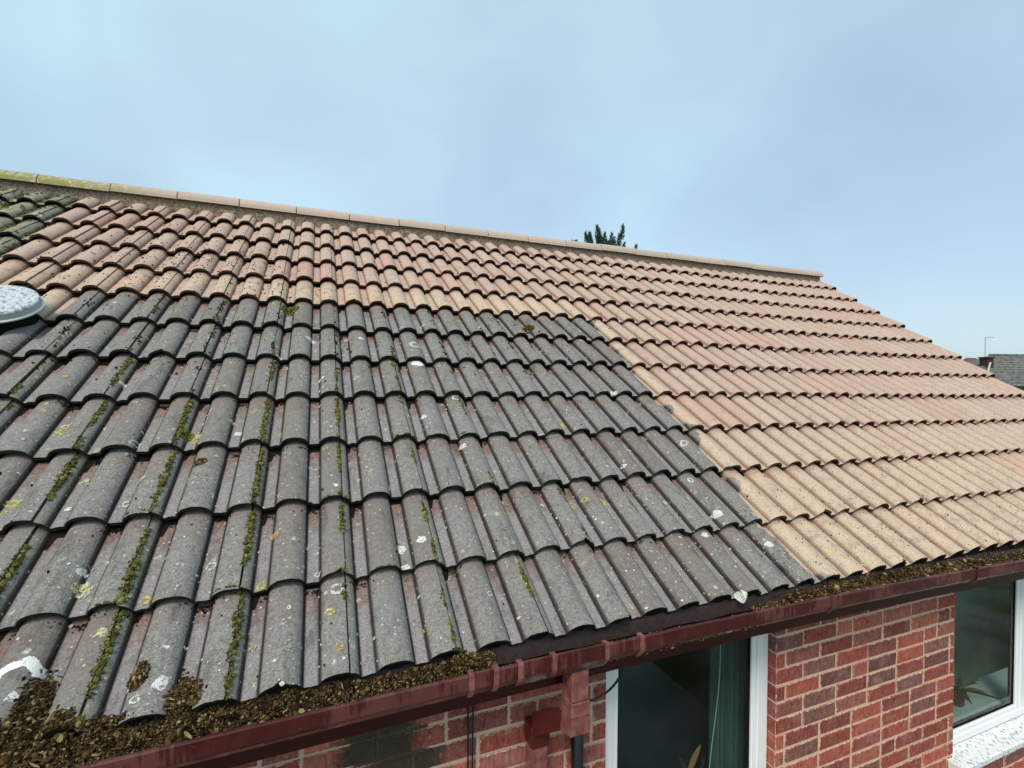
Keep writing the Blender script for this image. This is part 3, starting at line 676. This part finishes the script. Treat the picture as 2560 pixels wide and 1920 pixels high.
# ------------------------------------------------------------------ moss, lichen, debris
def ico():
    t = (1 + 5 ** .5) / 2
    v = np.array([(-1, t, 0), (1, t, 0), (-1, -t, 0), (1, -t, 0), (0, -1, t), (0, 1, t), (0, -1, -t), (0, 1, -t), (t, 0, -1), (t, 0, 1), (-t, 0, -1), (-t, 0, 1)], float)
    v /= np.linalg.norm(v[0])
    f = [(0, 11, 5), (0, 5, 1), (0, 1, 7), (0, 7, 10), (0, 10, 11), (1, 5, 9), (5, 11, 4), (11, 10, 2), (10, 7, 6), (7, 1, 8), (3, 9, 4), (3, 4, 2), (3, 2, 6), (3, 6, 8), (3, 8, 9), (4, 9, 5), (2, 4, 11), (6, 2, 10), (8, 6, 7), (9, 8, 1)]
    return v, np.array(f)
IV, IF_ = ico()
def blobs(name, pts, rad, mat, parent=None, needles=0.0, loc=None):
    """pts (n,3) world, rad (n,)"""
    pts = np.asarray(pts); rad = np.asarray(rad); n = len(pts)
    sc = rng.uniform(.6, 1.4, (n, 1, 3)); nd = rng.random(n) < needles; sc[nd, 0, 0] *= 3.2; sc[nd, 0, 1:] *= .42; V = IV[None] * sc * rad[:, None, None] * (1 + rng.uniform(-.28, .28, (n, 12, 1)))
    a = rng.uniform(0, 6.28, n); c, s = np.cos(a), np.sin(a); x, y = V[..., 0].copy(), V[..., 1].copy()
    V[..., 0] = x * c[:, None] - y * s[:, None]; V[..., 1] = x * s[:, None] + y * c[:, None]
    V = (V + pts[:, None]).reshape(-1, 3); F = (IF_[None] + 12 * np.arange(n)[:, None, None]).reshape(-1, 3).tolist()
    return mesh(name, V, F, mat, parent, attrs={'rnd': np.repeat(rng.random(n), 12)}, loc=loc)
P = []; R_ = []
def cushion(u, v, r_):
    P.append(W(u, v, hsurf(u, v) + r_ * .15)); R_.append(r_)
def mclump(u, v, ru, rv, hgt, n, r0=.0025, r1=.006):
    for _ in range(n):
        a = rng.uniform(0, 6.28); q = math.sqrt(rng.random()); uu = u + ru * q * math.cos(a); vv = v + rv * q * math.sin(a)
        ww = hsurf(uu, vv) + hgt * (1 - q * q) * rng.uniform(.2, 1)
        P.append(W(uu, vv, ww)); R_.append(rng.uniform(r0, r1))
dens = {-7: .45, -5: .80, -3: .85, -1: .82, 1: .60, 3: .42, 5: .34, 7: .16, 9: .08, -9: .5}
for k, dn in dens.items():
    for j in range(0, 7):
        if k < -7 and j > 5: continue
        v = vj(j) + .01
        thick = dn * (1 if j < 5 else .6)
        end = vj(j + 1) - .008
        while v < end:
            pn = mn.noise(Vector((k * 3.7, v * 9, 1.3))) + .5
            lim = dn * (1.1 if j < 4 else .62 if j < 5 else .35)
            if pn < lim:
                s_ = min(1, .35 + (lim - pn))
                wu = (.0105 * s_ + .003) * (1 if k < 1 else .6) * (1 if j < 5 else .6); o_ = .006 if k < 1 else -.002
                cu = .15 * k + .022 + o_ + rng.normal(0, .002); cushion(cu, v, .0075 * s_ + .0025); cushion(cu + rng.normal(0, .004), v + .006, .006 * s_ + .002)
                mclump(.15 * k + .022 + o_ + rng.normal(0, .0025), v, wu, .013, .010 * s_ + .002, int(14 * s_) + 4, .0014, .0038)
            v += rng.uniform(.011, .024)
# moss creeping over the front lips of some courses and the top left corner
for k, j in ((-3, 1), (1, 2), (-1, 1), (2, 1), (3, 3), (-3, 2), (5, 3)):
    for _ in range(rng.integers(3, 8)): mclump(.15 * k + rng.uniform(-.045, .05), vj(j) + .001, .009, .005, .002, 6, .0015, .0035)
for _ in range(700):
    u = rng.uniform(-2.4, -1.45); v = rng.uniform(7.6, 12.0) * GA
    if u > -1.5 - .1 * rng.random() and v < 11.4 * GA: continue
    d = ((u / .15 + .5) % 1 - .5) * .15
    if abs(d) < .03 and rng.random() < .6: continue
    mclump(u, min(v, 11.85 * GA), .012, .02, .006, 8)
moss_o = blobs('moss', P, R_, M_MOSS); tag(moss_o, 'green moss growing along the tile seams', 'moss', kind='stuff')

# separate loose clumps of moss lying on the tiles
def loose(u, v, ru, rv, h, n, label, mat=M_MOSS, r=(.003, .006), grp=None):
    global P, R_
    sp, sr = P, R_; P = []; R_ = []
    mclump(u, v, ru, rv, h, n, *r); o = blobs('moss_clump', P, R_, mat, loc=tuple(W(u, v, hsurf(u, v)))); P, R_ = sp, sr
    tag(o, label, 'moss clump', 'loose moss clumps')
loose(-.33, .120, .020, .035, .018, 300, 'brown moss clump on the front roll left of the gutter heap', M_DEBRIS)
loose(-.075, 2.225, .050, .055, .03, 600, 'dark moss clump under the lowest cleaned course at upper left', M_MOSS)
loose(1.435, 2.10, .045, .05, .024, 500, 'brown green moss clump high on the grey tiles near the cleaned corner', M_DEBRIS)
loose(-.40, 1.075, .026, .03, .014, 240, 'bright green moss cushion beside the largest yellow lichen spot', M_MOSS)
loose(-.325, .905, .022, .018, .012, 160, 'small brown clump at the front lip of a tile above orange lichen', M_DEBRIS)

# small black crumbs scattered over roof
P2 = []; R2 = []
for _ in range(3600):
    u = rng.uniform(-2.2, 2.3); v = rng.uniform(0.05, 11.5 * GA)
    if mn.noise(Vector((u * 2.2, v * 2.2, 5))) < rng.uniform(-.35, .45): continue
    if v < 4.5 * GA and rng.random() < .72: continue
    P2.append(W(u, v, hsurf(u, v) + .001)); R2.append(rng.uniform(.0015, .0042) if rng.random() < .93 else rng.uniform(.005, .008))
for _ in range(750):
    u = rng.normal(-.65, .4); v = rng.normal(8.2, 1.1) * GA; P2.append(W(u, v, hsurf(u, v) + .001)); R2.append(rng.uniform(.0018, .0048))
for _ in range(900):
    k = rng.choice([-7, -5, -3, -1, 1, 3, 5, 7, 8]); u = .15 * k + .026 + rng.normal(0, .008); v = rng.uniform(4.6, 7) * GA
    if mn.noise(Vector((u * 9, v * 9, 3))) < 0: continue
    P2.append(W(u, v, hsurf(u, v) + .001)); R2.append(rng.uniform(.0025, .006))
for _ in range(1400):
    u = rng.uniform(1.9, 6); v = rng.exponential(.6); 
    if v > 3.6: continue
    P2.append(W(u, v + .03, hsurf(u, v + .03) + .001)); R2.append(rng.uniform(.0015, .0035))
for _ in range(260):
    k = rng.integers(-7, 13); j = rng.integers(1, 8)
    if rng.random() < (k + 2) / 16: continue
    uc_ = .15 * k + .075 + rng.normal(0, .012); vc_ = vj(j) - .006
    for _ in range(rng.integers(6, 30)):
        uu = uc_ + rng.normal(0, .016); vv = vc_ - abs(rng.normal(0, .010)); P2.append(W(uu, vv, hsurf(uu, vv) + rng.uniform(0, .004))); R2.append(rng.uniform(.0012, .0036))
M_CRUMB = moss('dark_crumbs', (.012, .010, .007), (.045, .028, .018), (.09, .07, .03))
o = blobs('moss_crumbs', P2, R2, M_CRUMB); tag(o, 'small dark moss crumbs scattered over the tiles', 'crumbs', kind='stuff')

# gutter debris
P = []; R_ = []
def heap(x):     # fill height above gutter floor
    if x < .45: return .048 + .038 * math.exp(-((x + .55) / .3) ** 2)
    if x < .60: return .048
    if x < 1.65: return .010
    if x < 1.85: return .03
    return .047
for _ in range(34000):
    x = rng.uniform(-1.3, 4.2)
    if x > 3 and rng.random() < .5: continue
    if .6 < x < 1.65 and rng.random() < .7: continue
    y = rng.uniform(-.036, .060); h = heap(x) + .010 * mn.noise(Vector((x * 14, y * 14, 0))) + (.034 if (x < .6 or x > 1.9) else .010) * max(0, y) / .06 + .012 * mn.noise(Vector((x * 5, 7, y * 9)))
    if x > 1.8: h -= .018 * max(0, mn.noise(Vector((x * 3, 2, 0))))
    z = LZ - .073 + h * (1 - .12 * rng.random() ** 2)
    if y < -.03: z = min(z, LZ - .004)
    P.append((x, y, z + float(zb(x)))); R_.append(rng.uniform(.0014, .0040))
for (u, v, ru, rv, h, n) in ((-.535, .07, .035, .10, .040, 1500), (-.62, .02, .06, .06, .045, 1100), (-.38, -.005, .05, .055, .038, 1300), (-.225, .035, .036, .075, .034, 1300), (-.30, -.02, .06, .03, .03, 700), (-.70, .02, .06, .08, .04, 900), (.50, .0, .05, .028, .022, 420), (-.46, .02, .03, .05, .022, 500)):
    for _ in range(n):
        a = rng.uniform(0, 6.28); q = math.sqrt(rng.random()) * (1 + .45 * mn.noise(Vector((math.cos(a) * 1.5 + u * 50, math.sin(a) * 1.5, v * 9)))) * (1.25 if rng.random() < .12 else 1); uu = u + ru * q * math.cos(a); vv = v + rv * q * math.sin(a)
        bw_ = hsurf(uu, max(vv, .02)) if vv > .02 else -.045
        P.append(W(uu, vv, max(bw_, -.05) + h * max(.03, 1 - q * q) * rng.uniform(.3, 1) * (1 + .4 * mn.noise(Vector((uu * 30, vv * 30, 0)))))); R_.append(rng.uniform(.0016, .0046))
for _ in range(420):
    x = rng.choice([rng.uniform(-1.2, .55), rng.uniform(1.85, 3.2)]); y = rng.uniform(-.03, .045)
    P.append((x, y, LZ - .073 + heap(x) + (.034 * max(0, y) / .06) + .004 + float(zb(x)))); R_.append(rng.uniform(.005, .0095))
deb = blobs('gutter_debris', P, R_, M_DEBRIS, needles=.22); tag(deb, 'brown dead moss and grit heaped in the gutter and over the eaves tiles', 'debris', kind='stuff')

# lichen patches moulded to the tile surface
LS = [(-0.808, 1.147, 0.032, 'y'), (-0.362, 1.05, 0.028, 'y'), (-0.359, 0.829, 0.025, 'y'), (-0.366, 0.707, 0.021, 'o'), (-0.828, 0.782, 0.025, 'y'), (-0.673, 1.011, 0.017, 'c'), (1.262, 1.07, 0.03, 'y'), (1.114, 0.556, 0.022, 'y'), (1.164, 0.556, 0.017, 'y'), (1.26, 0.555, 0.023, 'y'), (1.118, 0.214, 0.015, 'y'), (0.373, 0.106, 0.026, 'y'), (0.125, 0.214, 0.014, 'y'), (-0.07, 0.345, 0.018, 'y'), (0.221, 0.146, 0.011, 'o'), (-0.372, 0.352, 0.018, 'y'), (-0.077, 0.162, 0.01, 'o'), (1.121, 0.066, 0.017, 'y'), (-0.366, 1.462, 0.024, 'o'), (-0.449, 0.263, 0.017, 'c'), (-0.536, 0.417, 0.027, 'c'), (-0.27, 0.719, 0.022, 'w'), (-0.218, 1.084, 0.016, 'w'), (-0.698, 1.439, 0.014, 'w'), (-0.553, 1.02, 0.016, 'r'), (-0.669, 0.734, 0.011, 'w'), (-0.512, 0.738, 0.016, 'r'), (-0.591, 0.173, 0.052, 'R'), (-0.577, 0.124, 0.014, 'w'), (-0.275, 0.088, 0.018, 'w'), (-0.322, 0.057, 0.012, 'r'), (-0.282, 0.186, 0.006, 'w'), (-0.541, 0.324, 0.006, 'w'), (-0.562, 0.336, 0.008, 'g'), (-0.082, 0.213, 0.017, 'g'), (0.011, 0.251, 0.008, 'w'), (0.024, 0.127, 0.027, 'g'), (0.44, 0.101, 0.034, 'g'), (0.15, 0.293, 0.024, 'r'), (0.004, 0.021, 0.007, 'w'), (0.219, 0.056, 0.014, 'w'), (0.214, 0.115, 0.01, 'g'), (0.372, 0.197, 0.011, 'w'), (0.755, 1.298, 0.028, 'r'), (0.56, 1.142, 0.015, 'w'), (0.709, 0.94, 0.017, 'w'), (0.368, 0.707, 0.025, 'w'), (0.764, 0.851, 0.02, 'w'), (0.154, 0.714, 0.01, 'w'), (0.089, 0.361, 0.011, 'r'), (0.367, 0.42, 0.019, 'w'), (0.435, 0.429, 0.018, 'w'), (0.369, 0.339, 0.017, 'w'), (0.466, 0.955, 0.01, 'w'), (0.526, 0.856, 0.014, 'w'), (1.767, 0.39, 0.022, 'w'), (0.808, 0.261, 0.023, 'r'), (1.591, 0.02, 0.023, 'w'), (1.926, 0.873, 0.024, 'r'), (1.958, 0.77, 0.023, 'g'), (1.639, 0.302, 0.016, 'w'), (1.654, 0.24, 0.022, 'g'), (1.692, 0.165, 0.019, 'w'), (1.56, 0.13, 0.022, 'g'), (1.969, 0.112, 0.027, 'g'), (1.933, 0.07, 0.035, 'g'), (2.213, 0.124, 0.02, 'c'), (2.359, 0.056, 0.018, 'c'), (-0.888, 1.909, 0.017, 'r'), (0.047, 1.867, 0.025, 'w'), (0.602, 1.622, 0.031, 'W'), (0.617, 1.797, 0.04, 'r'), (0.315, 1.859, 0.018, 'w'), (-0.286, 1.506, 0.025, 'g'), (1.734, 1.342, 0.023, 'w'), (1.837, 2.048, 0.027, 'w')]
LC = {'y': (.62, .54, .14), 'o': (.58, .42, .20), 'c': (.66, .62, .38), 'w': (.74, .74, .68), 'W': (.84, .84, .80), 'r': (.68, .68, .62), 'R': (.85, .85, .82), 'g': (.40, .43, .36)}
V = []; F = []; lc = []; core = []; jc = []
def patch(u, v, r, kind, nr=5, na=22):
    n0 = len(V); ring_ = kind in 'rR'
    sd_ = rng.uniform(0, 99)
    for q in range(nr + 1):
        t = q / nr; t = .50 + .50 * t if ring_ else t
        for k in range(na):
            a = 2 * math.pi * k / na; rr = r * t * (1 + .38 * mn.noise(Vector((math.cos(a) * 1.3 + sd_, math.sin(a) * 1.3, sd_))))
            uu, vv = u + rr * math.cos(a), v + rr * math.sin(a)
            jc.append(int(vv / GA + .012 * 0)); V.append(tuple(W(uu, vv, hsurf(uu, vv) + .0016))); lc.append(LC[kind])
            core.append({'g': .03, 'w': .10, 'W': .2, 'R': .14, 'r': .08, 'y': .07, 'o': .06, 'c': .07}[kind] - (.10 * (q == nr)) - (.07 if kind in 'y' and q < 2 else 0))
    for q in range(nr):
        for k in range(na):
            if kind == 'R' and math.sin(2 * math.pi * k / na) < -.25: continue
            fc = (n0 + q * na + k, n0 + q * na + (k + 1) % na, n0 + (q + 1) * na + (k + 1) % na, n0 + (q + 1) * na + k)
            if max(jc[c_] for c_ in fc) != min(jc[c_] for c_ in fc): continue
            F.append(fc)
for (u, v, r, k) in LS: patch(u, v, r * (1.0 if k != 'y' else .95), k)
for _ in range(950):
    u = rng.uniform(-1.2, 2.1); v = rng.uniform(.03, 6.9 * GA)
    if u > .8 and v > 3 * GA and rng.random() < .6: continue
    patch(u, v, rng.uniform(.0022, .006), rng.choice(list('wwwwgc')), 2, 8)
for _ in range(170):
    patch(rng.uniform(-1.2, 2.05), rng.uniform(.03, 6.9 * GA), rng.uniform(.007, .019), rng.choice(list('gggggwrccyo')), 3, 14)
for _ in range(110):
    patch(rng.uniform(-2.5, -1.5), rng.uniform(8, 11.8) * GA, rng.uniform(.012, .04), rng.choice(list('yyygc')), 3, 14)
lo_ = mesh('lichen', V, F, M_LICH, roof, attrs={'lcol': np.array(lc), 'core': np.array(core)}); tag(lo_, kind='stuff')

# ------------------------------------------------------------------ conifer beyond the ridge
def conifer():
    base = Vector((15.9, 23.6, GZ)); H = 12.2
    t = tag(empty('conifer_tree', base), 'dark green conifer top showing above the ridge', 'tree')
    b = MB(); b.tube([base + Vector((0, 0, z)) for z in (0, 3, 7, 11)], [.30, .24, .15, .04], 10); b.build('trunk', simple('bark', (.09, .06, .04), .95, .1, .3, 12), t)
    V = []; F = []
    def spray(p, d, L_, w_):
        n = len(V); d = d.normalized(); s = d.cross(Vector((rng.normal(), rng.normal(), rng.normal()))).normalized() * w_
        V.extend([tuple(p - s), tuple(p + s), tuple(p + d * L_)]); F.append((n, n + 1, n + 2))
    tips = []
    for (x, z) in ((14.1, 8.95), (13.8, 8.85), (14.3, 9.1), (14.5, 9.2), (13.3, 8.55), (14.65, 9.45), (15.25, 9.6), (15.8, 9.45), (14.8, 9.25), (15.1, 9.75), (15.35, 9.55), (15.6, 9.2), (15.95, 9.3), (16.3, 9.15), (16.65, 9.85), (16.95, 9.6), (17.15, 9.0), (13.65, 8.6), (17.55, 8.75), (15.3, 9.15), (16.0, 9.0), (15.0, 9.2), (16.5, 9.3)):
        tips.append((Vector((x, 23.6 + rng.uniform(-.7, .7), z)), rng.uniform(.75, 1.0)))
    for _ in range(240):
        a = rng.uniform(0, 6.28); z = rng.uniform(-1.2, 8.6); rmax = 2.4 * (1 - max(0, z - 4) / 9) + .1; r = rmax * math.sqrt(rng.random())
        tips.append((Vector((15.9 + r * math.cos(a), 23.6 + r * math.sin(a), z)), rng.uniform(.7, 1.4)))
    for tp, L_ in tips:
        out_ = Vector((tp.x - 15.9, tp.y - 23.6, 0)) * .12
        for _ in range(300):
            q = rng.random() ** .8; rad = .035 + .17 * q
            a = rng.uniform(0, 6.28); p = tp - Vector((0, 0, L_ * q)) - out_ * q + Vector((math.cos(a), math.sin(a), 0)) * rad * rng.random()
            spray(p, Vector((math.cos(a) * .6, math.sin(a) * .6, 1.1)), rng.uniform(.08, .19), .02)
    g = G('conifer_needles', .8, .2); g.col(g.mix(g.noise(1.5, 4), (.022, .05, .032), (.055, .10, .055))); mesh('crown', V, F, g.m, t)
conifer()

# ------------------------------------------------------------------ neighbouring house far right
def neighbour():
    Rr, Ff = Vector((.93047, -.36630, 0)), Vector((.36638, .93039, 0)); O = Vector((CAMP[0], CAMP[1], 0))
    def q(x, y, z): return tuple(O + Rr * x + Ff * y + Vector((0, 0, z)))
    def T(L_): return [q(*p) for p in L_]
    def box(b, x0, x1, y0, y1, z0, z1):
        b.add(T([(x0, y0, z0), (x1, y0, z0), (x1, y1, z0), (x0, y1, z0), (x0, y0, z1), (x1, y0, z1), (x1, y1, z1), (x0, y1, z1)]), [(0, 3, 2, 1), (4, 5, 6, 7), (0, 1, 5, 4), (1, 2, 6, 5), (2, 3, 7, 6), (3, 0, 4, 7)])
    h = tag(empty('neighbour_house', q(45, 40, GZ)), 'distant grey tiled house with chimney and aerial beyond the roof edge', 'house')
    g = G('grey_distant_tiles', .9, .1); n = g.noise(5, 3); g.col(g.mix(g.step(n, .3, .7), (.085, .09, .085), (.20, .205, .195)))
    b = MB(); nr = 12; y0, y1, z0, z1 = 36.4, 40.0, .55, 3.0; xa0, xa1 = 34.2, 38.9
    for k in range(nr):
        t0, t1 = k / nr, (k + 1) / nr; f = lambda t, e_=0: (y0 + (y1 - y0) * t, z0 + (z1 - z0) * t + e_)
        A0, A1 = xa0 + (xa1 - xa0) * t0, xa0 + (xa1 - xa0) * t1
        b.add(T([(A0, *f(t0, .07)), (62, *f(t0, .07)), (62, *f(t1)), (A1, *f(t1))]), [(0, 1, 2, 3)])
        b.add(T([(A0, *f(t0, -.01)), (62, *f(t0, -.01)), (62, *f(t0, .07)), (A0, *f(t0, .07))]), [(0, 1, 2, 3)])
    b.add(T([(xa0, y0, z0), (xa1, y1, z1), (xa0, 2 * y1 - y0, z0)]), [(0, 1, 2)]); b.add(T([(xa1, y1, z1), (62, y1, z1), (62, 2 * y1 - y0, z0), (xa0, 2 * y1 - y0, z0)]), [(0, 1, 2, 3)])
    b.tube(T([(xa1, y1, z1 + .04), (62, y1, z1 + .04)]), .10, 8)
    rf = b.build('roof', g.m, h)
    b = MB(); box(b, 34.8, 61.5, 36.9, 43.1, GZ, .55); b.build('wall', simple('distant_brick', (.25, .13, .09), .9, .1, .2, 3), h)
    b = MB(); box(b, 37.15, 37.68, 38.4, 39.0, .8, 2.70); box(b, 37.08, 37.75, 38.33, 39.07, 2.70, 2.81); b.build('chimney', simple('dark_chimney_brick', (.055, .032, .028), .9, .1, .2, 6), rf)
    b = MB(); b.tube(T([(37.3, 38.7, 2.75), (37.3, 38.7, 4.36)]), .035, 6); b.tube(T([(37.2, 38.7, 4.33), (37.98, 38.7, 4.36)]), .022, 6)
    for k in range(5): b.tube(T([(37.4 + k * .14, 38.7, 4.24), (37.4 + k * .14, 38.7, 4.44)]), .008, 4)
    b.build('aerial', simple('pale_metal', (.42, .48, .52), .6), h)
    b = MB(); b.tube(T([(36.75, 37.9, 1.55), (36.95, 37.9, 2.35)]), .06, 8); b.build('vent_pipe', simple('pale_pipe', (.6, .58, .54), .6), rf)
    h2 = tag(empty('neighbour_house', q(40, 47, GZ)), 'low brown roofed house just left of the distant chimney', 'house')
    M2 = simple('brown_distant_tiles', (.15, .085, .065), .9, .1, .2, 4)
    b = MB(); b.add(T([(40.0, 43.5, .5), (43.5, 43.5, .5), (43.5, 46.0, 3.08), (42.6, 46.0, 3.10)]), [(0, 1, 2, 3)]); b.add(T([(42.6, 46.0, 3.1), (43.5, 46.0, 3.08), (43.5, 48.5, .5), (40.0, 48.5, .5)]), [(0, 1, 2, 3)]); b.add(T([(40.0, 43.5, .5), (42.6, 46.0, 3.1), (40.0, 48.5, .5)]), [(0, 1, 2)]); b.build('roof', M2, h2)
    b = MB(); box(b, 40.4, 43.4, 44, 48, GZ, .5); b.build('wall', simple('distant_brick_pale', (.3, .16, .11), .9, .1, .2, 3), h2)
neighbour()
